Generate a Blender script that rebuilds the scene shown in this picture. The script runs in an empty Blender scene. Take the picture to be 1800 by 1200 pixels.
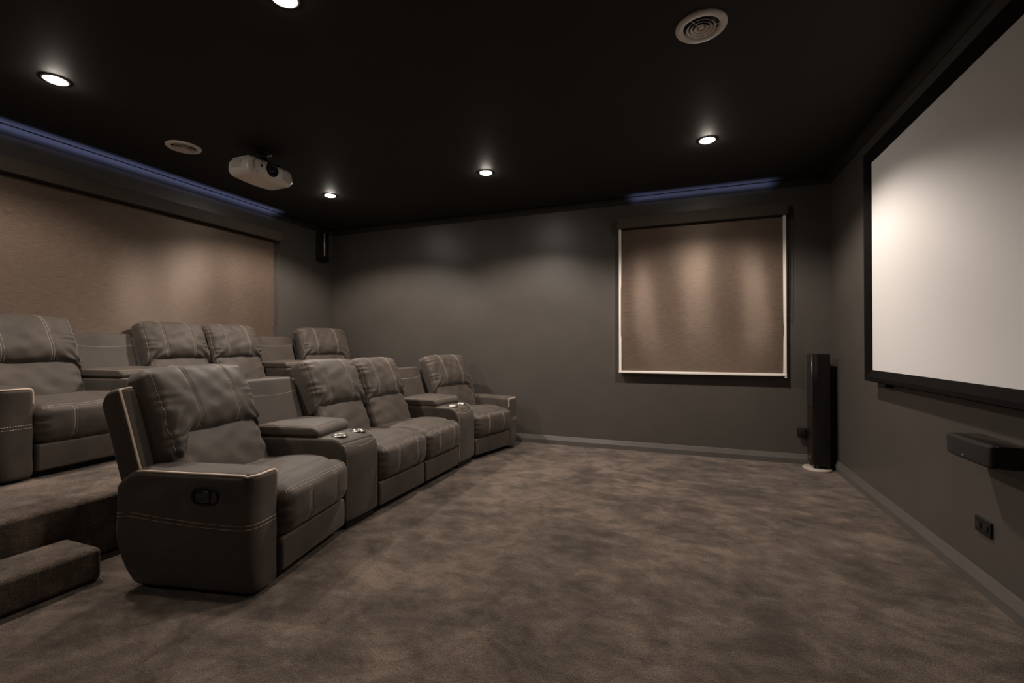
import bpy, math, random
import numpy as np
from mathutils import Vector
random.seed(7)
scene = bpy.context.scene
COL = scene.collection

# ------------------------------------------------------------------ camera, world, exposure
XL, XR, YN, YF, C = -4.526, 1.261, -1.85, 4.974, 2.67     # walls and ceiling height
cam_d = bpy.data.cameras.new('camera')
cam_d.sensor_width = 36.0
cam_d.lens = 801.0 / 1800.0 * 36.0
cam_d.clip_start = 0.02
cam = bpy.data.objects.new('camera', cam_d)
COL.objects.link(cam)
cam.location = (0.0, 0.0, 1.1155)
cam.rotation_euler = (math.radians(90.413), 0.0, math.radians(20.796))
scene.camera = cam

world = bpy.data.worlds.new('world')
world.use_nodes = True
world.node_tree.nodes['Background'].inputs[0].default_value = (0.25, 0.33, 0.55, 1)
world.node_tree.nodes['Background'].inputs[1].default_value = 0.02
scene.world = world

vs = scene.view_settings
vs.view_transform = 'Standard'
vs.look = 'None'
vs.gamma = 1.0
vs.exposure = 0.0
vs.use_curve_mapping = False

LAMP_W = 124.0
LAMP_COL = (1.0, 0.87, 0.765)

# ------------------------------------------------------------------ materials
def new_mat(name):
    m = bpy.data.materials.new(name)
    m.use_nodes = True
    nt = m.node_tree
    return m, nt, nt.nodes['Principled BSDF']

def node(nt, kind, **kw):
    n = nt.nodes.new(kind)
    for k, v in kw.items():
        if k in n.inputs:
            n.inputs[k].default_value = v
        else:
            setattr(n, k, v)
    return n

def plain(name, col, rough=0.6, metal=0.0, spec=0.5, sheen=0.0, emit=None, estr=0.0):
    m, nt, b = new_mat(name)
    b.inputs['Base Color'].default_value = (*col, 1)
    b.inputs['Roughness'].default_value = rough
    b.inputs['Metallic'].default_value = metal
    b.inputs['Specular IOR Level'].default_value = spec
    if sheen:
        b.inputs['Sheen Weight'].default_value = sheen
    if emit:
        b.inputs['Emission Color'].default_value = (*emit, 1)
        b.inputs['Emission Strength'].default_value = estr
    return m

def noisy(name, c1, c2, scale=6.0, detail=5.0, rough=0.7, bump=0.15, bscale=250.0, bdist=0.002,
          stretch=(1, 1, 1), spec=0.4, sheen=0.0, lo=0.35, hi=0.65, fine=0.0, fscale=400.0, distort=0.0):
    """two-tone procedural surface with fine grain"""
    m, nt, b = new_mat(name)
    L = nt.links.new
    tc = node(nt, 'ShaderNodeTexCoord')
    mp = node(nt, 'ShaderNodeMapping')
    mp.inputs['Scale'].default_value = stretch
    L(tc.outputs['Object'], mp.inputs['Vector'])
    n1 = node(nt, 'ShaderNodeTexNoise', Scale=scale, Detail=detail, Roughness=0.6, Distortion=distort)
    L(mp.outputs[0], n1.inputs['Vector'])
    rp = node(nt, 'ShaderNodeValToRGB')
    rp.color_ramp.elements[0].position = lo
    rp.color_ramp.elements[1].position = hi
    rp.color_ramp.elements[0].color = (*c1, 1)
    rp.color_ramp.elements[1].color = (*c2, 1)
    L(n1.outputs['Fac'], rp.inputs['Fac'])
    n2 = node(nt, 'ShaderNodeTexNoise', Scale=bscale, Detail=3.0, Roughness=0.6)
    L(mp.outputs[0], n2.inputs['Vector'])
    src = rp.outputs['Color']
    if fine:
        n3 = node(nt, 'ShaderNodeTexNoise', Scale=fscale, Detail=2.0, Roughness=0.7)
        L(mp.outputs[0], n3.inputs['Vector'])
        mr = node(nt, 'ShaderNodeMapRange')
        mr.inputs['From Min'].default_value = 0.3
        mr.inputs['From Max'].default_value = 0.7
        mr.inputs['To Min'].default_value = 1 - fine
        mr.inputs['To Max'].default_value = 1 + fine
        L(n3.outputs['Fac'], mr.inputs['Value'])
        mx = node(nt, 'ShaderNodeVectorMath', operation='SCALE')
        L(src, mx.inputs[0])
        L(mr.outputs[0], mx.inputs['Scale'])
        src = mx.outputs[0]
    L(src, b.inputs['Base Color'])
    bp = node(nt, 'ShaderNodeBump', Strength=bump, Distance=bdist)
    L(n2.outputs['Fac'], bp.inputs['Height'])
    L(bp.outputs[0], b.inputs['Normal'])
    b.inputs['Roughness'].default_value = rough
    b.inputs['Specular IOR Level'].default_value = spec
    if sheen:
        b.inputs['Sheen Weight'].default_value = sheen
        b.inputs['Sheen Roughness'].default_value = 0.5
    return m

def carpet_material():
    m, nt, b = new_mat('carpet_pile')
    L = nt.links.new
    tc = node(nt, 'ShaderNodeTexCoord')
    # broad patches where the pile has been brushed one way or the other
    mp = node(nt, 'ShaderNodeMapping')
    mp.inputs['Rotation'].default_value = (0, 0, math.radians(25))
    mp.inputs['Scale'].default_value = (1.0, 1.35, 1.0)
    L(tc.outputs['Object'], mp.inputs['Vector'])
    a = node(nt, 'ShaderNodeTexNoise', Scale=5.2, Detail=9.0, Roughness=0.66, Distortion=0.55)
    L(mp.outputs[0], a.inputs['Vector'])
    a2 = node(nt, 'ShaderNodeTexNoise', Scale=1.9, Detail=5.0, Roughness=0.62, Distortion=0.5)
    L(mp.outputs[0], a2.inputs['Vector'])
    mix = node(nt, 'ShaderNodeMath', operation='MULTIPLY_ADD')
    L(a2.outputs['Fac'], mix.inputs[0])
    mix.inputs[1].default_value = 0.50
    half = node(nt, 'ShaderNodeMath', operation='MULTIPLY')
    L(a.outputs['Fac'], half.inputs[0])
    half.inputs[1].default_value = 0.50
    L(half.outputs[0], mix.inputs[2])
    r1 = node(nt, 'ShaderNodeValToRGB')
    e = r1.color_ramp.elements
    e[0].position, e[0].color = 0.39, (0.058, 0.043, 0.034, 1)
    e[1].position, e[1].color = 0.62, (0.190, 0.145, 0.115, 1)
    mid = r1.color_ramp.elements.new(0.50)
    mid.color = (0.112, 0.085, 0.067, 1)
    a3 = node(nt, 'ShaderNodeTexNoise', Scale=5.5, Detail=8.0, Roughness=0.66, Distortion=0.8)
    L(mp.outputs[0], a3.inputs['Vector'])
    edge = node(nt, 'ShaderNodeMapRange')
    edge.inputs['From Min'].default_value = 0.47
    edge.inputs['From Max'].default_value = 0.55
    edge.inputs['To Min'].default_value = -0.024
    edge.inputs['To Max'].default_value = 0.022
    L(a3.outputs['Fac'], edge.inputs['Value'])
    sm_ = node(nt, 'ShaderNodeMath', operation='ADD')
    L(mix.outputs[0], sm_.inputs[0])
    L(edge.outputs[0], sm_.inputs[1])
    L(sm_.outputs[0], r1.inputs['Fac'])
    f = node(nt, 'ShaderNodeTexNoise', Scale=210.0, Detail=2.0, Roughness=0.7)
    L(tc.outputs['Object'], f.inputs['Vector'])
    mr = node(nt, 'ShaderNodeMapRange')
    mr.inputs['From Min'].default_value = 0.3
    mr.inputs['From Max'].default_value = 0.7
    mr.inputs['To Min'].default_value = 0.42
    mr.inputs['To Max'].default_value = 1.58
    L(f.outputs['Fac'], mr.inputs['Value'])
    g = node(nt, 'ShaderNodeTexNoise', Scale=85.0, Detail=3.0, Roughness=0.7)
    L(tc.outputs['Object'], g.inputs['Vector'])
    mr2 = node(nt, 'ShaderNodeMapRange')
    mr2.inputs['From Min'].default_value = 0.3
    mr2.inputs['From Max'].default_value = 0.7
    mr2.inputs['To Min'].default_value = 0.82
    mr2.inputs['To Max'].default_value = 1.18
    L(g.outputs['Fac'], mr2.inputs['Value'])
    mu = node(nt, 'ShaderNodeMath', operation='MULTIPLY')
    L(mr.outputs[0], mu.inputs[0])
    L(mr2.outputs[0], mu.inputs[1])
    sc = node(nt, 'ShaderNodeVectorMath', operation='SCALE')
    L(r1.outputs['Color'], sc.inputs[0])
    L(mu.outputs[0], sc.inputs['Scale'])
    L(sc.outputs[0], b.inputs['Base Color'])
    ad = node(nt, 'ShaderNodeMath', operation='ADD')
    L(f.outputs['Fac'], ad.inputs[0])
    L(g.outputs['Fac'], ad.inputs[1])
    bp = node(nt, 'ShaderNodeBump', Strength=0.9, Distance=0.007)
    L(ad.outputs[0], bp.inputs['Height'])
    L(bp.outputs[0], b.inputs['Normal'])
    b.inputs['Roughness'].default_value = 0.95
    b.inputs['Specular IOR Level'].default_value = 0.1
    b.inputs['Sheen Weight'].default_value = 0.15
    return m

def blind_material():
    m, nt, b = new_mat('blind_weave')
    L = nt.links.new
    tc = node(nt, 'ShaderNodeTexCoord')
    fac = []
    for sc_, det in (((14, 14, 420), 3.0), ((160, 160, 700), 2.0)):
        mp = node(nt, 'ShaderNodeMapping')
        mp.inputs['Scale'].default_value = sc_
        L(tc.outputs['Object'], mp.inputs['Vector'])
        n = node(nt, 'ShaderNodeTexNoise', Scale=1.0, Detail=det, Roughness=0.6)
        L(mp.outputs[0], n.inputs['Vector'])
        fac.append(n.outputs['Fac'])
    ad = node(nt, 'ShaderNodeMath', operation='ADD')
    L(fac[0], ad.inputs[0])
    L(fac[1], ad.inputs[1])
    mr = node(nt, 'ShaderNodeMapRange')
    mr.inputs['From Min'].default_value = 0.7
    mr.inputs['From Max'].default_value = 1.3
    L(ad.outputs[0], mr.inputs['Value'])
    rp = node(nt, 'ShaderNodeValToRGB')
    rp.color_ramp.elements[0].color = (0.042, 0.029, 0.022, 1)
    rp.color_ramp.elements[1].color = (0.165, 0.121, 0.094, 1)
    L(mr.outputs[0], rp.inputs['Fac'])
    L(rp.outputs['Color'], b.inputs['Base Color'])
    bp = node(nt, 'ShaderNodeBump', Strength=0.22, Distance=0.0015)
    L(ad.outputs[0], bp.inputs['Height'])
    L(bp.outputs[0], b.inputs['Normal'])
    b.inputs['Roughness'].default_value = 0.50
    tg = node(nt, 'ShaderNodeCombineXYZ', Z=1.0)          # sheen runs across the horizontal threads
    L(tg.outputs[0], b.inputs['Tangent'])
    b.inputs['Anisotropic'].default_value = 0.7
    b.inputs['Specular IOR Level'].default_value = 0.95
    b.inputs['Specular Tint'].default_value = (1.0, 0.80, 0.66, 1)
    return m

M = {}
M['wall'] = noisy('wall_paint', (0.074, 0.066, 0.059), (0.082, 0.073, 0.065), scale=3, rough=0.40, bump=0.06, bscale=180, spec=0.5)
M['ceiling'] = noisy('ceiling_paint', (0.022, 0.020, 0.018), (0.026, 0.0235, 0.021), scale=3, rough=0.65, bump=0.05, bscale=150, spec=0.3)
M['trim'] = noisy('trim_paint', (0.098, 0.091, 0.084), (0.108, 0.100, 0.092), scale=5, rough=0.32, bump=0.03, bscale=90)
M['carpet'] = carpet_material()
M['suede'] = noisy('suede_upholstery', (0.047, 0.037, 0.030), (0.074, 0.058, 0.046), scale=4.5, detail=7, rough=0.62, bump=0.10,
                   bscale=420, spec=0.35, sheen=0.12, fine=0.08, fscale=300, distort=0.4)
M['suede_dark'] = noisy('suede_dark', (0.040, 0.034, 0.029), (0.055, 0.046, 0.040), scale=8, rough=0.6, bump=0.1, bscale=420, spec=0.3)
M['piping'] = plain('cream_piping', (0.62, 0.49, 0.38), 0.5)
M['thread'] = plain('pale_thread', (0.47, 0.39, 0.32), 0.7)
M['thread_dark'] = plain('dark_thread', (0.030, 0.026, 0.022), 0.7)
M['black'] = plain('black_plastic', (0.008, 0.0075, 0.007), 0.5, spec=0.35)
M['black_matt'] = plain('black_velvet', (0.006, 0.005, 0.005), 0.9, spec=0.1)
M['gloss_black'] = plain('gloss_black', (0.008, 0.007, 0.007), 0.16)
M['brown_gloss'] = plain('dark_brown_veneer', (0.018, 0.011, 0.009), 0.3)
M['grille'] = noisy('speaker_cloth', (0.009, 0.008, 0.0075), (0.014, 0.0125, 0.0115), scale=300, rough=0.85, bump=0.2, bscale=600)
M['steel'] = plain('brushed_steel', (0.72, 0.68, 0.62), 0.22, metal=1.0)
M['chrome'] = plain('satin_chrome', (0.85, 0.80, 0.74), 0.38, metal=0.6)
M['white_rail'] = plain('white_rail', (0.86, 0.82, 0.76), 0.35)
M['white_plastic'] = plain('white_plastic', (0.86, 0.82, 0.77), 0.42)
M['off_white'] = plain('off_white_housing', (0.86, 0.81, 0.75), 0.30)
M['off_white_dim'] = plain('off_white_grille', (0.62, 0.57, 0.52), 0.5)
M['screen'] = plain('screen_cloth', (0.80, 0.79, 0.785), 0.8, spec=0.2)
M['blind'] = blind_material()
M['cassette'] = noisy('blind_cassette', (0.060, 0.046, 0.037), (0.085, 0.066, 0.053), scale=1, stretch=(30, 30, 400), rough=0.6, bump=0.1)
M['latch'] = plain('latch_plastic', (0.035, 0.032, 0.030), 0.35)
M['lens_glass'] = plain('lens_glass', (0.02, 0.02, 0.03), 0.05, spec=0.9)
M['lamp_low'] = plain('lamp_lens_dimmed', (0.9, 0.9, 0.9), 0.3, emit=(1.0, 0.90, 0.78), estr=30.0)
M['lamp'] = plain('lamp_lens', (0.9, 0.9, 0.9), 0.3, emit=(1.0, 0.90, 0.78), estr=190.0)
M['lamp_dim'] = plain('lamp_trim', (0.75, 0.70, 0.62), 0.35)
M['glass'] = plain('window_glass', (0.02, 0.025, 0.03), 0.03, spec=0.6)
M['beige_plate'] = plain('pale_base_plate', (0.42, 0.37, 0.32), 0.35)

# ------------------------------------------------------------------ mesh helpers
def link(name, verts, faces, mat, parent=None, smooth=True, flip=False):
    me = bpy.data.meshes.new(name)
    v = [tuple(map(float, p)) for p in verts]
    f = [tuple(reversed(q)) if flip else tuple(q) for q in faces]
    me.from_pydata(v, [], f)
    me.materials.append(mat)
    me.validate()
    me.polygons.foreach_set('use_smooth', [smooth] * len(me.polygons))
    me.update()
    o = bpy.data.objects.new(name, me)
    COL.objects.link(o)
    if parent is not None:
        o.parent = parent
    return o

def tag(o, label, cat, group=None):
    o['label'] = label
    o['category'] = cat
    if group:
        o['group'] = group
    return o

def struct(o):
    o['kind'] = 'structure'
    return o

def thing(name, label, cat, loc=(0, 0, 0), rz=0.0, group=None):
    o = bpy.data.objects.new(name, None)
    o.empty_display_size = 0.1
    COL.objects.link(o)
    o.location = loc
    o.rotation_euler = (0, 0, rz)
    return tag(o, label, cat, group)

def axis_pts(h, r, n, k=4):
    edge = [h - r + r * math.tan(math.pi / 4 * i / k) for i in range(1, k + 1)]
    inner = list(np.linspace(-(h - r), h - r, max(2, n)))
    return [-e for e in reversed(edge)] + inner + edge

def rb_map(P, half, r):
    P = np.asarray(P, float)
    half = np.asarray(half, float)
    q = np.clip(P, -(half - r), half - r)
    d = P - q
    n = np.linalg.norm(d, axis=1, keepdims=True)
    n[n < 1e-9] = 1
    return q + r * d / n

def rbox(half, r, n=(4, 4, 4), k=4):
    """closed rounded box as a welded surface lattice"""
    ax = [axis_pts(half[i], r, n[i], k) for i in range(3)]
    N = [len(a) for a in ax]
    idx, V, F = {}, [], []
    def vid(i, j, l):
        key = (i, j, l)
        if key not in idx:
            idx[key] = len(V)
            V.append((ax[0][i], ax[1][j], ax[2][l]))
        return idx[key]
    for l, up in ((0, False), (N[2] - 1, True)):
        for i in range(N[0] - 1):
            for j in range(N[1] - 1):
                q = [vid(i, j, l), vid(i + 1, j, l), vid(i + 1, j + 1, l), vid(i, j + 1, l)]
                F.append(q if up else q[::-1])
    for j, up in ((0, True), (N[1] - 1, False)):
        for i in range(N[0] - 1):
            for l in range(N[2] - 1):
                q = [vid(i, j, l), vid(i + 1, j, l), vid(i + 1, j, l + 1), vid(i, j, l + 1)]
                F.append(q if up else q[::-1])
    for i, up in ((0, False), (N[0] - 1, True)):
        for j in range(N[1] - 1):
            for l in range(N[2] - 1):
                q = [vid(i, j, l), vid(i, j + 1, l), vid(i, j + 1, l + 1), vid(i, j, l + 1)]
                F.append(q if up else q[::-1])
    return rb_map(np.array(V), half, r), F

class Acc:
    """collects several shapes into one mesh"""
    def __init__(self):
        self.v, self.f = [], []
    def add(self, v, f):
        b = len(self.v)
        self.v.extend([tuple(map(float, p)) for p in v])
        self.f.extend([tuple(b + i for i in q) for q in f])
        return self
    def box(self, lo, hi, r=0.0, k=2):
        lo, hi = np.array(lo, float), np.array(hi, float)
        h, c = (hi - lo) / 2, (hi + lo) / 2
        if r > 0:
            v, f = rbox(h, min(r, min(h) * 0.98), (2, 2, 2), k)
            return self.add(v + c, f)
        v = [(x, y, z) for x in (lo[0], hi[0]) for y in (lo[1], hi[1]) for z in (lo[2], hi[2])]
        f = [(0, 1, 3, 2), (4, 6, 7, 5), (0, 4, 5, 1), (2, 3, 7, 6), (0, 2, 6, 4), (1, 5, 7, 3)]
        return self.add(v, f)
    def tube(self, pts, r, n=6, closed=False):
        pts = [np.array(p, float) for p in pts]
        m = len(pts)
        V, F = [], []
        prev = None
        for i in range(m):
            a = pts[(i - 1) % m] if (closed or i > 0) else pts[i]
            b = pts[(i + 1) % m] if (closed or i < m - 1) else pts[i]
            d = b - a
            d = d / (np.linalg.norm(d) + 1e-12)
            if prev is None:
                ref = np.array([0, 0, 1.0]) if abs(d[2]) < 0.9 else np.array([1.0, 0, 0])
                u = np.cross(d, ref)
            else:
                u = prev - d * (prev @ d)
            u = u / (np.linalg.norm(u) + 1e-12)
            prev = u
            w = np.cross(d, u)
            for k in range(n):
                t = 2 * math.pi * k / n
                V.append(pts[i] + r * (u * math.cos(t) + w * math.sin(t)))
        for i in range(m if closed else m - 1):
            j = (i + 1) % m
            for k in range(n):
                F.append((i * n + k, i * n + (k + 1) % n, j * n + (k + 1) % n, j * n + k))
        if not closed:
            F.append(tuple(range(n - 1, -1, -1)))
            F.append(tuple((m - 1) * n + k for k in range(n)))
        return self.add(V, F)
    def stitches(self, pts, r=0.0015, length=0.008, gap=0.0035):
        pts = np.array(pts, float)
        seg = np.linalg.norm(np.diff(pts, axis=0), axis=1)
        s = np.concatenate([[0], np.cumsum(seg)])
        t = 0.0
        def at(x):
            return np.array([np.interp(x, s, pts[:, k]) for k in range(3)])
        while t + length < s[-1]:
            self.tube([at(t), at(t + length / 2), at(t + length)], r, 4)
            t += length + gap
        return self
    def lathe(self, prof, n=32, centre=(0, 0, 0), axis='z', close=False):
        V, F = [], []
        m = len(prof)
        for k in range(n):
            a = 2 * math.pi * k / n
            for (rr, h) in prof:
                if axis == 'z':
                    V.append((centre[0] + rr * math.cos(a), centre[1] + rr * math.sin(a), centre[2] + h))
                else:
                    V.append((centre[0] + h, centre[1] + rr * math.cos(a), centre[2] + rr * math.sin(a)))
        for k in range(n):
            q = (k + 1) % n
            for i in range(m - 1 if not close else m):
                j = (i + 1) % m
                F.append((k * m + i, q * m + i, q * m + j, k * m + j))
        return self.add(V, F)
    def prism(self, poly, lo, hi, axis):
        """extrude a polygon given in the two other axes, in cyclic order"""
        n = len(poly)
        V = []
        for h in (lo, hi):
            for (a, b) in poly:
                V.append({'x': (h, a, b), 'y': (a, h, b), 'z': (a, b, h)}[axis])
        F = [tuple(range(n - 1, -1, -1)), tuple(range(n, 2 * n))]
        for i in range(n):
            j = (i + 1) % n
            F.append((i, j, n + j, n + i))
        return self.add(V, F)
    def build(self, name, mat, parent=None, smooth=True, flip=False):
        o = link(name, self.v, self.f, mat, parent, smooth, flip)
        return o

def fix_normals(o):
    import bmesh
    bm = bmesh.new()
    bm.from_mesh(o.data)
    bmesh.ops.recalc_face_normals(bm, faces=bm.faces)
    bm.to_mesh(o.data)
    bm.free()
    return o

def sm(x):
    x = np.clip(x, 0, 1)
    return x * x * (3 - 2 * x)

# ------------------------------------------------------------------ the room
struct(Acc().box((XL - .2, YN - .2, -0.12), (XR + .2, YF + .2, 0)).build('floor', M['carpet'], smooth=False))
struct(Acc().box((XL - .2, YN - .2, C), (XR + .2, YF + .2, C + .12)).build('ceiling', M['ceiling'], smooth=False))

def wall_with_hole(name, axis, inner, outer, span, hole):
    """a wall slab; hole = (a0, a1, z0, z1) along the wall"""
    a = Acc()
    s0, s1 = span
    pieces = [(s0, hole[0], 0, C), (hole[1], s1, 0, C), (hole[0], hole[1], 0, hole[2]), (hole[0], hole[1], hole[3], C)] if hole else [(s0, s1, 0, C)]
    for (p, q, z0, z1) in pieces:
        lo_, hi_ = sorted((inner, outer))
        if axis == 'y':
            a.box((p, lo_, z0), (q, hi_, z1))
        else:
            a.box((lo_, p, z0), (hi_, q, z1))
    return struct(a.build(name, M['wall'], smooth=False))

FW = (-0.60, 0.84, 0.88, 2.30)          # window in the far wall
LW = (0.62, 3.92, 1.05, 2.28)           # window in the left wall
wall_with_hole('wall_far', 'y', YF, YF + .15, (XL - .15, XR + .15), FW)
wall_with_hole('wall_left', 'x', XL, XL - .15, (YN, YF), LW)
wall_with_hole('wall_right', 'x', XR, XR + .15, (YN, YF), None)
wall_with_hole('wall_near', 'y', YN, YN - .15, (XL - .15, XR + .15), None)

def window(n, axis, inner, outer, hole):
    m = inner + (outer - inner) * 0.6
    fr, pane = Acc(), Acc()
    a0, a1, z0, z1 = hole
    def add(acc, p, q, zz0, zz1, d):
        lo_, hi_ = sorted((m - d, m + d))
        if axis == 'y':
            acc.box((p, lo_, zz0), (q, hi_, zz1))
        else:
            acc.box((lo_, p, zz0), (hi_, q, zz1))
    t = 0.05
    add(fr, a0, a0 + t, z0, z1, .03); add(fr, a1 - t, a1, z0, z1, .03)
    add(fr, a0 + t, a1 - t, z0, z0 + t, .03); add(fr, a0 + t, a1 - t, z1 - t, z1, .03)
    mid = (a0 + a1) / 2
    add(fr, mid - .02, mid + .02, z0 + t, z1 - t, .02)
    w = struct(fr.build('window_%d' % n, M['white_rail'], smooth=False))
    add(pane, a0 + t, mid - .02, z0 + t, z1 - t, .004); add(pane, mid + .02, a1 - t, z0 + t, z1 - t, .004)
    pane.build('window_pane', M['glass'], w, smooth=False)
window(1, 'y', YF, YF + .15, FW)
window(2, 'x', XL, XL - .15, LW)

# skirting: plain lower face and a splayed upper half
SK = [(0, 0), (0.024, 0), (0.024, 0.046), (0.022, 0.050), (0.005, 0.089), (0.003, 0.091), (0, 0.091)]
def run_along(name, prof, side, mat, z0=0.0, p0=None, p1=None):
    a = Acc()
    if side == 'far':
        a.prism([(YF - d, z0 + z) for d, z in prof], p0 if p0 is not None else XL, p1 if p1 is not None else XR, 'x')
    elif side == 'near':
        a.prism([(YN + d, z0 + z) for d, z in prof], XL, XR, 'x')
    elif side == 'left':
        a.prism([(XL + d, z0 + z) for d, z in prof], YN, YF, 'y')
    else:
        a.prism([(XR - d, z0 + z) for d, z in prof], YN, YF, 'y')
    return struct(fix_normals(a.build(name, mat, smooth=False)))
PX, PZ = -2.885, 0.320                                  # platform front edge and height
run_along('baseboard_far', SK, 'far', M['trim'], 0, PX)
run_along('baseboard_right', SK, 'right', M['trim'])
run_along('baseboard_left', SK, 'left', M['trim'], PZ)
run_along('baseboard_near', SK, 'near', M['trim'])
# coved cornice with a narrow shadow groove under the ceiling
H = 0.062
cove = [(0, C), (0, C - H), (0.004, C - H), (0.005, C - H + .003)]
for i in range(1, 8):
    t = math.pi / 2 * i / 8
    cove.append((0.005 + (H - .005) * (1 - math.cos(t)), C - H + .003 + (H - .011) * math.sin(t)))
cove += [(H, C - .008), (H - .02, C - .008), (H - .02, C)]
for i, s in enumerate(('left', 'far', 'right', 'near')):
    run_along('trim_%d' % (i + 1), cove, s, M['ceiling'])

# ------------------------------------------------------------------ carpeted platform and step
def nosed(lo, hi, r=0.03):
    lo, hi = np.array(lo), np.array(hi)
    v, f = rbox((hi - lo) / 2, r, (12, 50, 3), 4)
    return v + (hi + lo) / 2, f
v, f = nosed((XL + .021, YN + .021, 0.0), (PX, YF - .021, PZ))
pl = link('carpeted_platform', v, f, M['carpet'])
tag(pl, 'raised brown carpeted platform carrying the rear row of recliners', 'platform')
v, f = nosed((PX, YN + .021, 0.0), (-2.595, 1.345, 0.157), 0.028)
st = link('carpeted_step', v, f, M['carpet'])
tag(st, 'low brown carpeted step in front of the platform, left of the near recliner', 'step')

# ------------------------------------------------------------------ recliners
A_LEAN = math.radians(20.5)
CA, SA = math.cos(A_LEAN), math.sin(A_LEAN)
P0X, P0Z = -0.60, 0.40

def back_frame(T, Y, S):
    """back-rest coordinates (forward, across, up) to seat coordinates"""
    return np.stack([P0X - SA * S + CA * T, Y, P0Z + CA * S + SA * T], axis=1)

def wr(a, b, seed=0.0):
    """slow irregular ripple"""
    return (np.sin(a * 9.1 + 2.3 * np.sin(b * 6.7 + seed) + seed) + 0.6 * np.sin(a * 17.3 + b * 11.9 + 1.7 * seed)
            + 0.4 * np.sin(b * 23.0 - a * 6.0 + seed * 2.1))

SL = 0.118                                  # the two stitched lines of a cushion

def head_cushion_fn(hw, seed, fo, fi, sl, ysh):
    """fo / fi: where the flank starts on the outer (-y) and inner side"""
    half = np.array([0.075, hw, 0.190])
    ct, cs = 0.066, 0.428
    def fn(P):
        p = rb_map(P, half, 0.050)
        t, y, s = p[:, 0].copy(), p[:, 1].copy(), p[:, 2].copy()
        f = sm((t + half[0]) / (2 * half[0]))
        yn, sn = y / hw, s / half[2]
        lowm = np.clip((0.25 - sn) / 1.25, 0, 1)
        # padded belly, fuller above the crease
        t += f * 0.030 * np.clip(1 - yn ** 4, 0, 1) * np.clip(1 - sn ** 2, 0, 1)
        t += f * 0.014 * np.exp(-((s + 0.10) / 0.07) ** 2) * np.clip(1 - yn ** 4, 0, 1)
        # top rolls back, corners droop
        t -= 0.030 * np.clip(sn, 0, 1) ** 3
        s -= 0.022 * np.abs(yn) ** 5 * np.clip(sn, 0, 1)
        y *= 1 - 0.022 * np.clip(sn, 0, 1) ** 2
        # flanks wrap down beside the lumbar pad
        flank = sm((np.abs(y) - np.where(y < 0, fo, fi)) / 0.09)
        s -= 0.135 * flank * lowm
        t -= f * 0.004 * flank * lowm
        # stitched grooves
        for c in (-sl, sl):
            t -= f * 0.007 * np.exp(-((y - c) / 0.011) ** 2)
        t -= f * 0.006 * np.exp(-((np.abs(y) - (hw - .018)) / 0.010) ** 2)
        # creases pulled from the sides, fanning at the lower corners
        e = np.exp(-((np.abs(yn) - 0.93) / 0.22) ** 2)
        t += f * 0.0045 * e * np.sin(s * 95 + 9 * y + 3 * np.sin(s * 31 + seed) + seed)
        for sg in (-1, 1):
            dy, ds = (y - sg * hw), (s + 0.22)
            rr = np.hypot(dy, ds)
            ph = np.arctan2(ds, -sg * dy)
            t += f * 0.007 * np.sin(ph * 13 + seed) * np.exp(-((rr - 0.10) / 0.08) ** 2)
        t += f * 0.0022 * wr(y * 3.2, s * 3.2, seed)
        return back_frame(t + ct, y + ysh, s + cs)
    return half, fn

def lumbar_fn(hw, seed, fo, fi, ysh):
    half = np.array([0.080, hw, 0.180])
    ct, cs = 0.052, 0.110
    def fn(P):
        p = rb_map(P, half, 0.055)
        t, y, s = p[:, 0].copy(), p[:, 1].copy(), p[:, 2].copy()
        f = sm((t + half[0]) / (2 * half[0]))
        yn, sn = y / hw, s / half[2]
        # arched upper outline
        lim = np.where(y < 0, fo, fi) - 0.02
        s -= 0.12 * np.clip((np.abs(y) - lim) / 0.10, 0, 1) ** 2 * np.clip(sn, 0, 1)
        t += f * 0.026 * np.clip(1 - yn ** 2, 0, 1) * np.clip(1 - (sn + .15) ** 2, 0, 1)
        t -= f * 0.018 * np.clip(sn, 0, 1) ** 2
        e = np.exp(-((np.abs(yn) - 0.9) / 0.25) ** 2)
        t += f * 0.004 * e * np.sin(s * 70 + 12 * np.abs(y) + seed)
        t += f * 0.0024 * wr(y * 2.6, s * 2.6, seed + 1)
        return back_frame(t + ct, y + ysh, s + cs)
    return half, fn

def seat_fn(hw, seed):
    half = np.array([0.335, hw, 0.132])
    def fn(P):
        p = rb_map(P, half, 0.060)
        x, y, z = p[:, 0].copy(), p[:, 1].copy(), p[:, 2].copy()
        yn = y / hw
        top = sm((z + .02) / 0.12)
        fr = sm((x - 0.12) / 0.16)
        # front: bulging waterfall, tucked in at the bottom
        x += fr * 0.022 * np.clip(1 - yn ** 4, 0, 1) * np.clip(1 - ((z - .01) / .135) ** 2, 0, 1)
        x -= fr * 0.045 * np.clip((-z - 0.03) / 0.105, 0, 1) ** 1.5
        x -= fr * 0.030 * top * np.clip((z - 0.08) / 0.055, 0, 1)
        # crown set back from the front seam
        z += top * 0.030 * np.clip(1 - yn ** 4, 0, 1) * np.exp(-((x - 0.10) / 0.17) ** 2)
        z -= top * 0.012 * np.exp(-((x - 0.235) / 0.018) ** 2)
        for c in (-SL, SL):
            x -= fr * (1 - top * .6) * 0.006 * np.exp(-((y - c) / 0.011) ** 2)
        e = np.exp(-((np.abs(yn) - 0.96) / 0.10) ** 2)
        x += fr * 0.004 * e * np.sin(z * 130 + seed)
        z += top * 0.0024 * wr(x * 1.9, y * 1.9, seed + 2)
        x += fr * 0.0012 * wr(y * 2.2, z * 2.2, seed)
        return np.stack([x - 0.312, y, z + 0.316], axis=1)
    return half, fn

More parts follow.
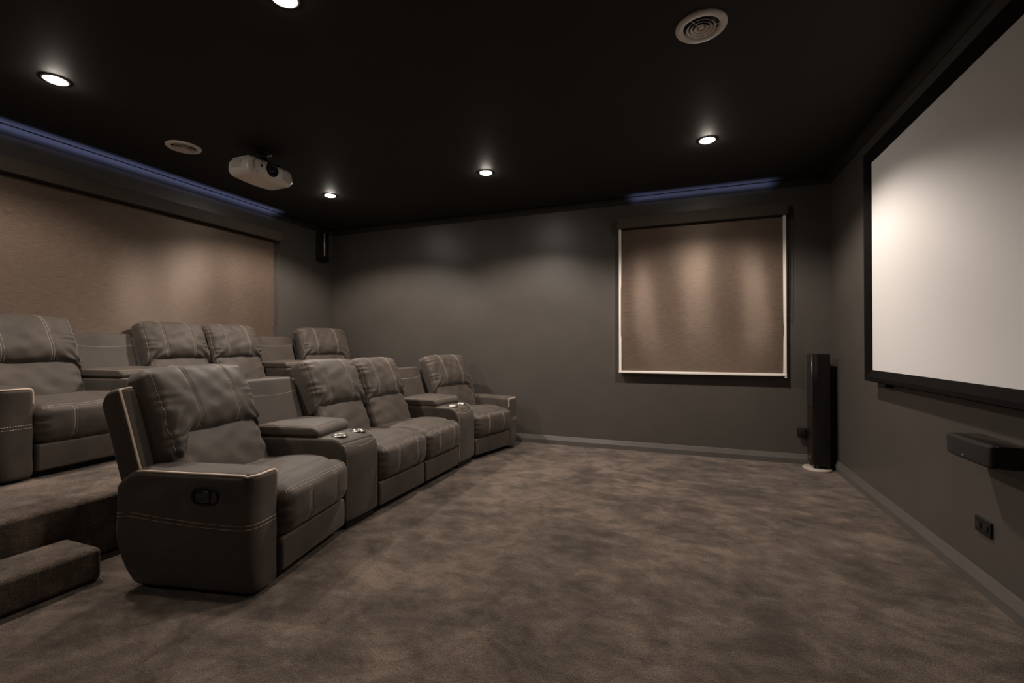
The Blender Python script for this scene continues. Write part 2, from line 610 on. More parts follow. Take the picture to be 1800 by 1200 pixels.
def grid_mesh(half, fn, r, n, name, mat, parent, sy, k=5):
    ax = [axis_pts(half[i], r, n[i], k) for i in range(3)]
    # lattice in cube coordinates: rebuild rbox without mapping, then map through fn
    N = [len(a) for a in ax]
    idx, V, F = {}, [], []
    def vid(i, j, l):
        key = (i, j, l)
        if key not in idx:
            idx[key] = len(V)
            V.append((ax[0][i], ax[1][j], ax[2][l]))
        return idx[key]
    for l, up in ((0, False), (N[2] - 1, True)):
        for i in range(N[0] - 1):
            for j in range(N[1] - 1):
                q = [vid(i, j, l), vid(i + 1, j, l), vid(i + 1, j + 1, l), vid(i, j + 1, l)]
                F.append(q if up else q[::-1])
    for j, up in ((0, True), (N[1] - 1, False)):
        for i in range(N[0] - 1):
            for l in range(N[2] - 1):
                q = [vid(i, j, l), vid(i + 1, j, l), vid(i + 1, j, l + 1), vid(i, j, l + 1)]
                F.append(q if up else q[::-1])
    for i, up in ((0, False), (N[0] - 1, True)):
        for j in range(N[1] - 1):
            for l in range(N[2] - 1):
                q = [vid(i, j, l), vid(i, j + 1, l), vid(i, j + 1, l + 1), vid(i, j, l + 1)]
                F.append(q if up else q[::-1])
    W = fn(np.array(V))
    W[:, 1] *= sy
    return link(name, W, F, mat, parent, True, flip=(sy < 0))

def path(fn, pts, sy, n=60):
    """polyline in cube coordinates, resampled and carried onto the cushion"""
    pts = np.array(pts, float)
    s = np.concatenate([[0], np.cumsum(np.linalg.norm(np.diff(pts, axis=0), axis=1))])
    t = np.linspace(0, s[-1], n)
    P = np.stack([np.interp(t, s, pts[:, k]) for k in range(3)], axis=1)
    W = fn(P)
    W[:, 1] *= sy
    return W

DBL = 0.0075
def backrest(t, hw, seed, sy, wing=None, fo=0.225, fi=0.225, sl=SL, ysh=0.0):
    half, fn = head_cushion_fn(hw, seed, fo, fi, sl, ysh)
    hc = grid_mesh(half, fn, 0.050, (8, 64, 40), 'head_cushion', M['suede'], t, sy)
    for c in (-sl, sl):
        a = Acc()
        for d in (-DBL, DBL):
            a.stitches(path(fn, [(half[0], c + d, -half[2] * .93), (half[0], c + d, half[2]), (-half[0] * .3, c + d, half[2])], sy, 120))
        a.build('stitching', M['thread'], hc)
    for sg in (-1, 1):
        a = Acc()
        a.stitches(path(fn, [(half[0], sg * (hw - .016), -half[2] * .8), (half[0], sg * (hw - .016), half[2]),
                             (half[0] * .4, sg * (hw - .016), half[2])], sy, 120))
        a.build('stitching', M['thread'], hc)
    half, fn = lumbar_fn(hw - 0.012, seed, fo, fi, ysh)
    lc = grid_mesh(half, fn, 0.055, (6, 44, 26), 'lumbar_cushion', M['suede'], t, sy)
    a = Acc()
    if wing:
        a.stitches(path(fn, [(half[0], -fo - .055, -half[2] * .7), (half[0], -fo - .050, half[2] * .35),
                             (half[0], -fo - .015, half[2] * .72), (half[0], -fo + .06, half[2] * .92), (half[0], .0, half[2] * .94)], sy, 80))
    else:
        a.stitches(path(fn, [(half[0], -hw + .035, -half[2] * .7), (half[0], -hw + .035, half[2] * .75)], sy, 80))
    a.build('stitching', M['thread'], lc)
    # hard shell behind the cushions
    sh = np.array([0.020, hw - 0.004, 0.395])
    def shell(P):
        p = rb_map(P, sh, 0.02)
        q = back_frame(p[:, 0] - 0.024, p[:, 1] + ysh, p[:, 2] + 0.105)
        low = np.clip((0.40 - q[:, 2]) / 0.35, 0, 1)
        q[:, 0] -= 0.10 * low
        return q
    grid_mesh(sh, shell, 0.02, (3, 12, 16), 'back_shell', M['suede_dark'], t, sy)
    if wing:
        y0, y1 = wing
        wh = np.array([0.065, abs(y1 - y0) / 2, 0.275])
        yc = (y0 + y1) / 2
        def wfn(P):
            p = rb_map(P, wh, 0.022)
            tt, yy, ss = p[:, 0].copy(), p[:, 1].copy(), p[:, 2].copy()
            # the top corner at the back is well rounded
            ss -= 0.09 * np.clip((-tt - .0) / .075, 0, 1) ** 2 * np.clip(ss / wh[2], 0, 1) ** 2
            ss -= 0.02 * np.clip(tt / .075, 0, 1) ** 3 * np.clip(ss / wh[2], 0, 1) ** 4
            tt += 0.012 * np.sin((ss / wh[2]) * 1.4)
            return back_frame(tt - 0.035, yy + yc, ss + 0.265)
        w = grid_mesh(wh, wfn, 0.022, (8, 3, 20), 'back_wing', M['suede'], t, sy, k=4)
        ys = -wh[1] if y1 < y0 else wh[1]
        ys = -wh[1]
        pp = path(wfn, [(wh[0], ys, -wh[2]), (wh[0], ys, wh[2]), (wh[0] * .9, ys * .2, wh[2]), (wh[0] * .8, wh[1] * .8, wh[2])], sy, 50)
        Acc().tube(pp, 0.0055, 7).build('piping', M['piping'], w)['label'] = 'cream piping'
        pp = path(wfn, [(-wh[0], ys, -wh[2]), (-wh[0], ys, wh[2]), (wh[0] * .5, ys, wh[2])], sy, 120)
        Acc().stitches(pp, 0.0012).build('stitching', M['thread'], w)

def seat_parts(t, hw, seed, sy):
    half, fn = seat_fn(hw, seed)
    sc = grid_mesh(half, fn, 0.060, (30, 46, 12), 'seat_cushion', M['suede'], t, sy)
    a = Acc()
    zz = half[2] * 0.83
    for d in (-DBL, DBL):
        a.stitches(path(fn, [(half[0], -hw, zz + d), (half[0], hw, zz + d)], sy, 160))
    a.build('stitching', M['thread'], sc)
    for c in (-SL, SL):
        a = Acc()
        for d in (-DBL, DBL):
            a.stitches(path(fn, [(half[0], c + d, zz - .012), (half[0], c + d, -half[2] * .75)], sy, 80))
        a.build('stitching', M['thread'], sc)
    sk = np.array([0.030, hw - 0.004, 0.080])
    def skirt(P):
        p = rb_map(P, sk, 0.014)
        x = p[:, 0] + 0.004 * (1 - (p[:, 2] / .08) ** 2)
        return np.stack([x - 0.035, p[:, 1], p[:, 2] + 0.125], axis=1)
    grid_mesh(sk, skirt, 0.014, (3, 12, 6), 'footrest_panel', M['suede'], t, sy)
    a = Acc()
    a.box((-0.66, -hw + .02, 0.0), (-0.075, hw - .02, 0.19), 0.01)
    a.build('base_frame', M['black'], t)

def armless(label, loc, rz, group, seed):
    t = thing('armless_recliner', label, 'recliner', loc, rz, group)
    seat_parts(t, 0.281, seed, 1)
    backrest(t, 0.279, seed, 1)
    return t

ARM_W = 0.175
def end_recliner(label, loc, rz, group, seed, sy):
    """outer arm on the local -y side (mirrored when sy is -1)"""
    hw = 0.286
    t = thing('end_recliner', label, 'recliner', loc, rz, group)
    seat_parts(t, hw, seed, sy)
    backrest(t, 0.318, seed, sy, wing=(-0.342, -0.342 - (.085 if sy > 0 else .040)), fo=0.185, fi=0.255, sl=0.132, ysh=-0.038)
    ah = np.array([0.350, ARM_W / 2, 0.2680])
    yc = -0.290 - ARM_W / 2
    def arm(P):
        p = rb_map(P, ah, 0.030)
        x, y, z = p[:, 0].copy(), p[:, 1].copy(), p[:, 2].copy()
        out = np.clip(-y / ah[1], 0, 1)
        # outer front corner rounded in plan, more towards the floor
        fr = np.clip((x - 0.18) / 0.17, 0, 1)
        x -= fr * out ** 3 * (0.035 + 0.02 * np.clip(-z / ah[2], 0, 1))
        rear = np.clip((-x - 0.20) / 0.15, 0, 1)
        z -= rear ** 2.4 * 0.085 * np.clip(z / ah[2], 0, 1)
        x += rear * 0.085 * np.clip((-z - 0.03) / 0.23, 0, 1) ** 1.5
        # side panel bellies out a little and tucks under
        y -= out * 0.012 * np.clip(1 - (z / ah[2]) ** 2, 0, 1)
        y += out * 0.014 * np.clip((-z - 0.12) / 0.14, 0, 1) ** 2
        # soft padded top
        top = np.clip((z - 0.2) / 0.057, 0, 1)
        z += top * 0.003 * np.clip(1 - (y / ah[1]) ** 2, 0, 1)
        z -= top * 0.012 * np.clip((x - .30) / .075, 0, 1)
        # seam groove
        zs = seam(x)
        y += out * 0.004 * np.exp(-((z - zs) / 0.010) ** 2)
        # dimple round the latch
        y += out * 0.010 * np.exp(-(((x - 0.120) / 0.075) ** 2 + ((z - 0.165) / 0.048) ** 2))
        y += 0.0012 * wr(x * 2.5, z * 2.5, seed)
        return np.stack([x - 0.365, y + yc, z + 0.282], axis=1)
    def seam(x):
        return 0.078 - 0.042 * ((np.asarray(x) + .35) / .70) - 0.012 * np.sin((np.asarray(x) + .35) / .70 * math.pi)
    ar = grid_mesh(ah, arm, 0.030, (36, 10, 26), 'arm', M['suede'], t, sy)
    e = 0.0
    pts = [(-ah[0] * .70, -ah[1], ah[2]), (ah[0], -ah[1], ah[2]), (ah[0], ah[1], ah[2]), (ah[0], ah[1], 0.16)]
    Acc().tube(path(arm, pts, sy, 90), 0.0055, 7).build('piping', M['piping'], ar)['label'] = 'cream piping'
    a = Acc()
    for d in (-0.009, 0.009):
        xs = np.linspace(-ah[0], ah[0], 40)
        pts = [(x, -ah[1], float(seam(x)) + d) for x in xs] + [(ah[0], yy, float(seam(ah[0])) + d) for yy in np.linspace(-ah[1], ah[1], 12)]
        a.stitches(path(arm, pts, sy, 200))
    a.build('stitching', M['thread'], ar)
    # release latch
    lp = arm(np.array([[0.120, -ah[1], 0.165]]))[0]
    hx, hz = lp[0], lp[2]
    hy = lp[1]
    def oval(w, h, y0, y1, cx=0.0, n=40, p=3.0):
        o = []
        for i in range(n):
            q = 2 * math.pi * i / n
            c_, s_ = math.cos(q), math.sin(q)
            o.append((hx + cx + w * math.copysign(abs(c_) ** (2 / p), c_), hz + h * math.copysign(abs(s_) ** (2 / p), s_)))
        return o
    def ring(outer, inner, y0, y1):
        n = len(outer)
        V = [(x, y0, z) for x, z in outer] + [(x, y1, z) for x, z in outer] + [(x, y1, z) for x, z in inner] + [(x, y0, z) for x, z in inner]
        F = []
        for i in range(n):
            j = (i + 1) % n
            for k in range(4):
                l = (k + 1) % 4
                F.append((k * n + i, k * n + j, l * n + j, l * n + i))
        return V, F
    a = Acc()
    a.add(*ring(oval(.068, .039, 0, 0), oval(.057, .029, 0, 0), hy - .011, hy + .012))
    a.prism([(x, z) for x, z in oval(.058, .030, 0, 0)], hy + .004, hy + .010, 'y')
    for i, p in enumerate(a.v):
        a.v[i] = (p[0], p[1] * sy, p[2])
    fix_normals(a.build('latch_bezel', M['black'], ar, smooth=False))
    a = Acc()
    a.box((hx - .010, hy - .014, hz - .026), (hx + .024, hy + .006, hz + .026), .005)
    a.box((hx - .046, hy - .012, hz - .011), (hx - .006, hy + .006, hz + .011), .004)
    for i, p in enumerate(a.v):
        a.v[i] = (p[0], p[1] * sy, p[2])
    fix_normals(a.build('latch_lever', M['latch'], ar))
    return t

def console(label, loc, group, sy, width, wedge):
    """wedge console, straight on the local +y side, splayed on -y"""
    t = thing('storage_console', label, 'console', loc, 0, group)
    tw = math.tan(wedge)
    CON_H = width / 2 - 0.003
    def splay(x, y):
        k = np.clip(0.5 - y / (2 * CON_H), 0, 1)
        return y - k * (-x) * tw
    bh = np.array([0.34, CON_H, 0.2500])
    def body(P):
        p = rb_map(P, bh, 0.018)
        x, y, z = p[:, 0].copy(), p[:, 1].copy(), p[:, 2].copy()
        # rolled front top edge
        R = 0.11
        dx, dz = x - (bh[0] - R), z - (bh[2] - R)
        m = (dx > 0) & (dz > 0)
        mm = np.maximum(dx, dz)
        d = np.hypot(dx, dz) + 1e-9
        x = np.where(m, bh[0] - R + dx / d * mm, x)
        z = np.where(m, bh[2] - R + dz / d * mm, z)
        z += 0.006 * np.clip((z - .15) / .1, 0, 1) * (1 - (y / bh[1]) ** 2)
        x -= 0.352
        x += 0.010 * np.clip((x + .3) / .3, 0, 1) * (1 - (y / bh[1]) ** 2)
        return np.stack([x, splay(x, y), z + 0.298], axis=1)
    b = grid_mesh(bh, body, 0.018, (28, 10, 28), 'console_body', M['suede'], t, sy, k=3)
    e = bh[1] * .93
    for sg in (-1, 1):
        a = Acc()
        a.stitches(path(body, [(-.05, sg * e, bh[2]), (bh[0], sg * e, bh[2]), (bh[0], sg * e, -bh[2] * .95)], sy, 160), 0.0016)
        a.build('stitching', M['thread'], b)
    a = Acc()
    smile = [(bh[0], y, 0.224 - 0.034 * (1 - (y / e) ** 2)) for y in np.linspace(-e, e, 20)]
    a.stitches(path(body, smile, sy, 60), 0.0016)
    a.build('stitching', M['thread'], b)
    # padded lid
    lh = np.array([0.200, CON_H - .002, 0.034])
    def lid(P):
        p = rb_map(P, lh, 0.022)
        x, y, z = p[:, 0].copy(), p[:, 1].copy(), p[:, 2].copy()
        z += 0.012 * np.clip(z / .03, 0, 1) * (1 - (y / lh[1]) ** 2) * np.clip(1 - (x / lh[0]) ** 4, 0, 1)
        x += 0.018 * np.clip(-z / .034, 0, 1) * np.clip(x / lh[0], 0, 1) * 0 - 0.030 * np.clip(z / .034, 0, 1) * np.clip(x / lh[0], 0, 1) ** 2
        x += -0.026 * np.clip(x / lh[0], 0, 1) * y / lh[1]
        x -= 0.418
        return np.stack([x, splay(x, y), z + 0.582], axis=1)
    l = grid_mesh(lh, lid, 0.022, (14, 12, 4), 'armrest_lid', M['suede'], t, sy, k=4)
    a = Acc()
    a.stitches(path(lid, [(-lh[0], -lh[1] * .97, lh[2] * .8), (lh[0], -lh[1] * .97, lh[2] * .8), (lh[0], lh[1] * .97, lh[2] * .8)], sy, 120))
    a.build('stitching', M['thread'], l)
    # cup holders
    for cy in (-0.088, 0.080):
        cx = -0.118
        yy = cy * sy
        cz = 0.5525
        a = Acc().lathe([(.049, -.004), (.049, .0035), (.046, .006), (.041, .0055), (.038, .003), (.037, -.001)], 36, (cx, yy, cz))
        cup = fix_normals(a.build('cup_holder', M['steel'], t))
        cup['label'] = 'polished steel cup holder'
        Acc().lathe([(.0375, .001), (.036, -.0025), (.0005, -.0025)], 36, (cx, yy, cz)).build('cup_well', M['steel'], cup)
    # leaning back panel
    ph = np.array([0.042, CON_H, 0.415])
    def panel(P):
        p = rb_map(P, ph, 0.026)
        tt, y, s = p[:, 0].copy(), p[:, 1].copy(), p[:, 2].copy()
        tt += 0.012 * np.clip(tt / .05, 0, 1) * (1 - (y / ph[1]) ** 2)
        q = back_frame(tt - 0.01, y, s + 0.100)
        q[:, 0] -= 0.06 * np.clip((0.40 - q[:, 2]) / 0.35, 0, 1)
        q[:, 1] = splay(q[:, 0], y)
        return q
    pn = grid_mesh(ph, panel, 0.026, (4, 14, 24), 'back_panel', M['suede'], t, sy, k=4)
    a = Acc()
    a.stitches(path(panel, [(ph[0], y, ph[2] - .105 - .022 * (1 - (y / ph[1]) ** 2)) for y in np.linspace(-ph[1], ph[1], 20)], sy, 80), 0.0016)
    a.build('stitching', M['thread'], pn)
    a = Acc().box((-0.62, -CON_H + .02, 0.0), (-0.03, CON_H - .02, 0.07), .008)
    a.build('base_frame', M['black'], t)
    return t

def copy_tree(o):
    c = o.copy()
    COL.objects.link(c)
    for ch in o.children:
        d = ch.copy()
        COL.objects.link(d)
        d.parent = c
        for g in ch.children:
            e = g.copy()
            COL.objects.link(e)
            e.parent = d
    return c

# middle of a row, front line, seat width, console front width, fan angle
YC, XF, SW, CW, WEDGE = 3.080, -1.8865, 0.568, 0.300, 0.215
GF, GR = 'seats and consoles of the front row', 'seats and consoles of the rear row'
def end_pose(sg, dr, dx, dy, hw=0.2857):
    """origin and turn of the outer recliner on side sg (-1 near, +1 far), and its inner front corner"""
    rz0 = -sg * WEDGE
    fy = YC + sg * (SW + CW)
    ox = XF + math.sin(rz0) * (-sg * hw) + dx
    oy = fy - math.cos(rz0) * (-sg * hw) + dy
    rz = rz0 + dr
    return (ox, oy), rz, oy + math.cos(rz) * (-sg * hw)

def row(off, near, far, group, labels, protos=None):
    out = []
    for k, (sg, dd) in enumerate(((-1, near), (1, far))):
        (ox, oy), rz, cy = end_pose(sg, *dd)
        loc = Vector((ox, oy, 0)) + off
        if protos is None:
            e = end_recliner(labels[k], loc, rz, group, (0.3, 2.6)[k], -sg)
        else:
            e = copy_tree(protos[k])
            e.location, e.rotation_euler = loc, (0, 0, rz)
            e['label'], e['group'] = labels[k], group
        out.append(e)
        w = abs(YC + sg * SW - cy) - 0.010
        console(labels[2 + k], Vector((XF, YC + sg * (SW + w / 2), 0)) + off, group, -sg, w, abs(rz))
    for k, sg in enumerate((-1, 1)):
        loc = Vector((XF, YC + sg * SW / 2, 0)) + off
        if protos is None:
            e = armless(labels[4 + k], loc, 0, group, (1.9, 4.1)[k])
        else:
            e = copy_tree(protos[2 + k])
            e.location = loc
            e['label'], e['group'] = labels[4 + k], group
        out.append(e)
    return out

protos = row(Vector((0, 0, 0)), (-0.0156, -0.0046, -0.0239), (-0.023, 0.0103, 0.0374), GF, [
    'large dark brown end recliner nearest the camera, front row, latch on its outer arm',
    'end recliner of the front row beside the far wall skirting, cream piping on its arm',
    'steel-cupped wedge console between the nearest end recliner and the armless pair, front row',
    'steel-cupped wedge console beside the farthest end recliner of the front row',
    'nearer of the two armless recliners in the middle of the front row',
    'farther of the two armless recliners in the middle of the front row'])
row(Vector((-1.755, -0.039, PZ)), (-0.1242, -0.0151, -0.0861), (-0.0576, 0.0229, 0.0378), GR, [
    'end recliner at the left edge of the photo, on the carpeted platform',
    'end recliner on the platform in the far corner, under the small wall speaker',
    'wedge console on the platform between the leftmost recliner and the middle pair',
    'wedge console on the platform beside the far end recliner, past the long blind',
    'left armless recliner of the rear pair, in front of the long brown blind',
    'right armless recliner of the rear pair, in front of the long brown blind'], protos)

# ------------------------------------------------------------------ roller blinds
def ripple(u, v, amp):
    """soft vertical folds that lean and fade across the cloth"""
    return amp * (math.cos((u - 0.12 + 0.05 * (v - 1.5)) * 8.6) + 0.25 * math.sin(u * 15.0 + v * 1.4 + 0.8) + 0.25 * math.sin(u * 3.1 - v * 2.2))

def blind(axis, wall, sgn, a0, a1, zb, zt, label, white_guides, h_lo, h_hi, fd=0.052, amp=0.019):
    """axis = direction the blind runs; sgn = from the wall into the room"""
    t = thing('roller_blind', label, 'blind', (0, 0, 0), 0, 'roller blinds')
    def P(a, d, z):
        return (a, wall + sgn * d, z) if axis == 'x' else (wall + sgn * d, a, z)
    def box(acc, a_0, a_1, d0, d1, z0, z1, r=0.0):
        p, q = P(a_0, d0, z0), P(a_1, d1, z1)
        acc.box([min(p[i], q[i]) for i in range(3)], [max(p[i], q[i]) for i in range(3)], r)
    # fabric with soft waves
    nu, nv = 120, 60
    V, F = [], []
    for th in (0.0, 0.0015):
        for i in range(nu + 1):
            for j in range(nv + 1):
                u = a0 + (a1 - a0) * i / nu
                v = zb + (zt - zb) * j / nv
                hang = math.sin(math.pi * min(1, (zt - v) / (zt - zb) * 1.6) * .5) * min(1, (v - zb) / .40)
                d = fd + float(ripple(u, v, amp)) * hang
                V.append(P(u, d + th, v))
    n1 = (nu + 1) * (nv + 1)
    for b in (0, n1):
        for i in range(nu):
            for j in range(nv):
                q = [b + i * (nv + 1) + j, b + (i + 1) * (nv + 1) + j, b + (i + 1) * (nv + 1) + j + 1, b + i * (nv + 1) + j + 1]
                F.append(q)
    fb = fix_normals(link('fabric', V, F, M['blind'], t))
    a = Acc()
    box(a, h_lo, h_hi, 0.030, 0.108, zt, zt + .112, .004)
    cs = a.build('cassette', M['cassette'], t)
    for e0, e1 in ((h_lo - .003, h_lo), (h_hi, h_hi + .003)):
        a = Acc()
        box(a, e0, e1, 0.0, 0.104, zt + .004, zt + .108)
        a.build('end_bracket', M['black'], t, smooth=False)
    a = Acc()
    box(a, a0 + .01, a1 - .01, 0.034, 0.074, zt - .012, zt + .02, .006)
    a.build('roller_tube', M['black'], t)
    if white_guides:
        for g0, g1 in ((a0 - .022, a0 + .004), (a1 - .004, a1 + .022)):
            a = Acc()
            box(a, g0, g1, 0.0, 0.072, zb - .006, zt + .004, .003)
            a.build('side_channel', M['white_rail'], t, smooth=False)['label'] = 'bright white side channel'
        a = Acc()
        box(a, a0 - .024, a1 + .024, 0.044, 0.074, zb - .020, zb + .006, .006)
        rl = a.build('bottom_rail', M['white_rail'], t)
        rl['label'] = 'white bottom rail'
        a = Acc()
        box(a, a1 + .006, a1 + .024, 0.05, 0.070, zb - .034, zb - .019, .003)
        a.build('end_cap', M['white_rail'], rl)
    else:
        a = Acc()
        box(a, a0, a1, 0.040, 0.062, zb - .012, zb + .014, .006)
        a.build('bottom_rail', M['cassette'], t)
    # bead chain loop
    z_end = zb + .55 if white_guides else zb + .35
    a = Acc()
    ac = (a1 + .040) if white_guides else (a1 + .030)
    loop = [P(ac - .012, .07, zt + .02), P(ac - .012, .06, z_end + .02), P(ac - .006, .06, z_end), P(ac + .004, .06, z_end), P(ac + .010, .06, z_end + .02), P(ac + .010, .07, zt + .02)]
    a.tube(loop, 0.0022, 6)
    a.build('bead_chain', M['suede_dark'], t)
    return t

blind('x', YF, -1, -0.632, 0.868, 0.838, 2.335, 'square brown roller blind in white side channels on the far wall', True, -0.668, 0.898)
blind('y', XL, 1, 0.45, 3.985, 1.00, 2.325, 'long brown roller blind on the left wall behind the rear row', False, 0.40, 4.055, 0.034, 0.006)

# daylight leaking upward between each blind and its window
def leak(name, loc, size_x, size_y, power, rot):
    d = bpy.data.lights.new(name, 'AREA')
    d.shape = 'RECTANGLE'
    d.size, d.size_y = size_x, size_y
    d.energy = power
    d.color = (0.42, 0.50, 1.0)
    o = bpy.data.objects.new(name, d)
    COL.objects.link(o)
    o.location = loc
    o.rotation_euler = rot
    d.spread = math.radians(56)
    return o
leak('window_daylight', (0.13, YF - .068, 2.4505), 1.30, 0.016, 0.95, (math.pi + math.radians(0), 0, 0))
leak('window_daylight', (XL + .068, 2.35, 2.4405), 0.016, 3.3, 3.7, (math.pi, math.radians(0), 0))

# ------------------------------------------------------------------ projection screen
sx0, sx1 = 1.180, 1.228
oy0, oy1, oz0, oz1 = 1.215, 3.888, 0.866, 2.452
iy0, iy1, iz0, iz1 = 1.275, 3.828, 0.942, 2.376
ps = thing('projection_screen', 'large white projection screen in a black frame on the right wall', 'screen', (XR, (oy0 + oy1) / 2, oz0))
def local(o, base):
    for v in o.data.vertices:
        v.co -= Vector(base)
    return o
PB = (XR, (oy0 + oy1) / 2, oz0)
def frame_profile():
    """bevelled mitred frame: rings from outer back to inner front"""
    rings = [(oy0, oy1, oz0, oz1, sx1), (oy0, oy1, oz0, oz1, sx0 + .006), (oy0 + .006, oy1 - .006, oz0 + .006, oz1 - .006, sx0),
             (oy0 + .03, oy1 - .03, oz0 + .03, oz1 - .03, sx0), (iy0, iy1, iz0, iz1, sx0 + .026), (iy0, iy1, iz0, iz1, sx1)]
    V, F = [], []
    for (a, b, c, d, x) in rings:
        V += [(x, a, c), (x, b, c), (x, b, d), (x, a, d)]
    n = len(rings)
    for i in range(n):
        j = (i + 1) % n
        for k in range(4):
            l = (k + 1) % 4
            F.append((i * 4 + k, i * 4 + l, j * 4 + l, j * 4 + k))
    return V, F
v, f = frame_profile()
fr = local(fix_normals(link('screen_frame', v, f, M['black_matt'], None, False)), PB)
fr.parent = ps
sf = local(Acc().box((1.211, iy0 - .01, iz0 - .01), (1.217, iy1 + .01, iz1 + .01)).build('screen_fabric', M['screen'], None, False), PB)
sf.parent = ps
for y, z in ((3.66, oz0 + .02), (1.5, oz0 + .02), (3.66, oz1 - .08), (1.5, oz1 - .08)):
    b = local(Acc().box((1.222, y - .018, z - .052), (XR, y + .018, z + .05), .003).build('wall_bracket', M['black'], None), PB)
    b.parent = ps

# ------------------------------------------------------------------ speakers
TX0, TX1, TY0, TY1 = 1.052, 1.192, 4.735, 4.925
tw = thing('tower_speaker', 'tall black floor standing speaker in the far right corner', 'speaker', (1.13, 4.83, 0))
def rel(acc, base):
    b = np.array(base)
    acc.v = [tuple(np.array(p) - b) for p in acc.v]
    return acc
TB = (1.13, 4.83, 0)
rel(Acc().box((TX0 + .012, TY0, .045), (TX1, TY1, 1.035), .006), TB).build('cabinet', M['gloss_black'], tw)
rel(Acc().box((TX0, TY0 + .006, .55), (TX0 + .016, TY1 - .006, 1.030), .006), TB).build('grille', M['grille'], tw)['label'] = 'dark cloth grille'
bf = rel(Acc().box((TX0 + .003, TY0 + .006, .05), (TX0 + .016, TY1 - .006, .545), .005), TB).build('lower_baffle', M['brown_gloss'], tw)
rel(Acc().box((TX0 + .0005, TY0 + .082, .085), (TX0 + .005, TY0 + .108, .103), .002), TB).build('badge', M['steel'], bf)
rel(Acc().tube([(TX0 + .004, TY0 + .004, .55), (TX0 + .004, TY0 + .004, 1.03)], .003, 6), TB).build('edge_trim', M['steel'], tw)
for px in (TX0 + .03, TX1 - .03):
    for py in (TY0 + .03, TY1 - .03):
        rel(Acc().lathe([(.0005, .018), (.010, .018), (.010, .047), (.0005, .047)], 14, (px, py, 0)), TB).build('foot', M['black'], tw)
a = Acc().lathe([(.0005, 0), (.99, 0), (1.0, .004), (1.0, .015), (.98, .020), (.0005, .020)], 48)
a.v = [(p[0] * .112 - .026, p[1] * .128 - .03, p[2] * .8) for p in a.v]
fix_normals(a.build('base_plate', M['beige_plate'], tw))['label'] = 'pale oval base plate'

CB = (XR, 2.53, 0.62)
cs_ = thing('centre_speaker', 'long black speaker mounted on the right wall under the screen', 'speaker', CB)
rel(Acc().box((1.152, 2.365, .622), (XR, 2.695, .712), .006), CB).build('cabinet', M['gloss_black'], cs_)
gh = np.array([0.014, 0.165, 0.045])
vv, ff = rbox(gh, .011, (2, 24, 4), 3)
vv[:, 0] -= np.where(vv[:, 0] < 0, 0.010 * (1 - (vv[:, 1] / .165) ** 4), 0)
vv = vv + np.array([1.146, 2.530, .667]) - np.array(CB)
gr = link('grille', vv, ff, M['grille'], cs_)
rel(Acc().box((1.118, 2.525, .634), (1.124, 2.545, .644), .002), CB).build('badge', M['steel'], gr)

SB = (XL, 4.74, 2.24)
ss = thing('surround_speaker', 'small dark wall speaker high in the left far corner', 'speaker', SB)
poly = [(XL, 4.665), (XL + .055, 4.665), (XL + .125, 4.715), (XL + .125, 4.765), (XL + .055, 4.815), (XL, 4.815)]
fix_normals(rel(Acc().prism(poly, 2.255, 2.585, 'z'), SB).build('cabinet', M['gloss_black'], ss, False))
fix_normals(rel(Acc().tube([(XL + .112, 4.702, 2.275), (XL + .112, 4.702, 2.58)], .009, 10), SB).build('trim_strip', M['chrome'], ss))['label'] = 'bright metal strip'
fix_normals(rel(Acc().prism([(XL, 2.255), (XL + .12, 2.255), (XL + .03, 2.215), (XL, 2.215)], 4.675, 4.805, 'y'), SB).build('wall_bracket', M['black'], ss, False))

# ------------------------------------------------------------------ wall outlets
def outlet_right(y0, y1, z0, z1):
    b = (XR, (y0 + y1) / 2, z0)
    t = thing('wall_outlet', 'black double wall outlet low on the right wall above the skirting', 'outlet', b)
    rel(Acc().box((XR - .010, y0, z0), (XR, y1, z1), .003), b).build('face_plate', M['black'], t)
    for i in range(2):
        yc = y0 + (y1 - y0) * (.28 + .44 * i)
        s = rel(Acc().box((XR - .013, yc - .018, z0 + .022), (XR - .009, yc + .018, z1 - .018), .002), b).build('socket', M['gloss_black'], t)
outlet_right(2.622, 2.738, 0.262, 0.332)
b = (1.045, YF, 0.265)
t = thing('wall_outlet', 'small black outlet with adaptor on the far wall left of the tower speaker', 'outlet', b)
rel(Acc().box((.985, YF - .010, .262), (1.10, YF, .336), .003), b).build('face_plate', M['black'], t)
rel(Acc().box((.992, YF - .055, .268), (1.045, YF - .009, .330), .005), b).build('plug', M['black'], t)

# ------------------------------------------------------------------ projector
PJ = (-3.205, 2.722, 2.502)
pj = thing('projector', 'cream ceiling projector with a round black lens', 'projector', PJ, 0)
ph = np.array([0.128, 0.210, 0.066])
def pbody(P):
    p = rb_map(P, ph, 0.045)
    x, y, z = p[:, 0].copy(), p[:, 1].copy(), p[:, 2].copy()
    # the lid (now underneath) is bowed, the sides are drawn in
    z -= 0.016 * np.clip(-z / ph[2], 0, 1) * np.clip(1 - (y / ph[1]) ** 2, 0, 1)
    y *= 1 - 0.05 * np.clip(z / ph[2], 0, 1)
    x += 0.012 * np.clip(x / ph[0], 0, 1) * (1 - (y / ph[1]) ** 2)
    return np.stack([x, y, z], axis=1)
body = grid_mesh(ph, pbody, 0.045, (12, 16, 5), 'housing', M['off_white'], pj, 1, k=5)
FX = 0.172
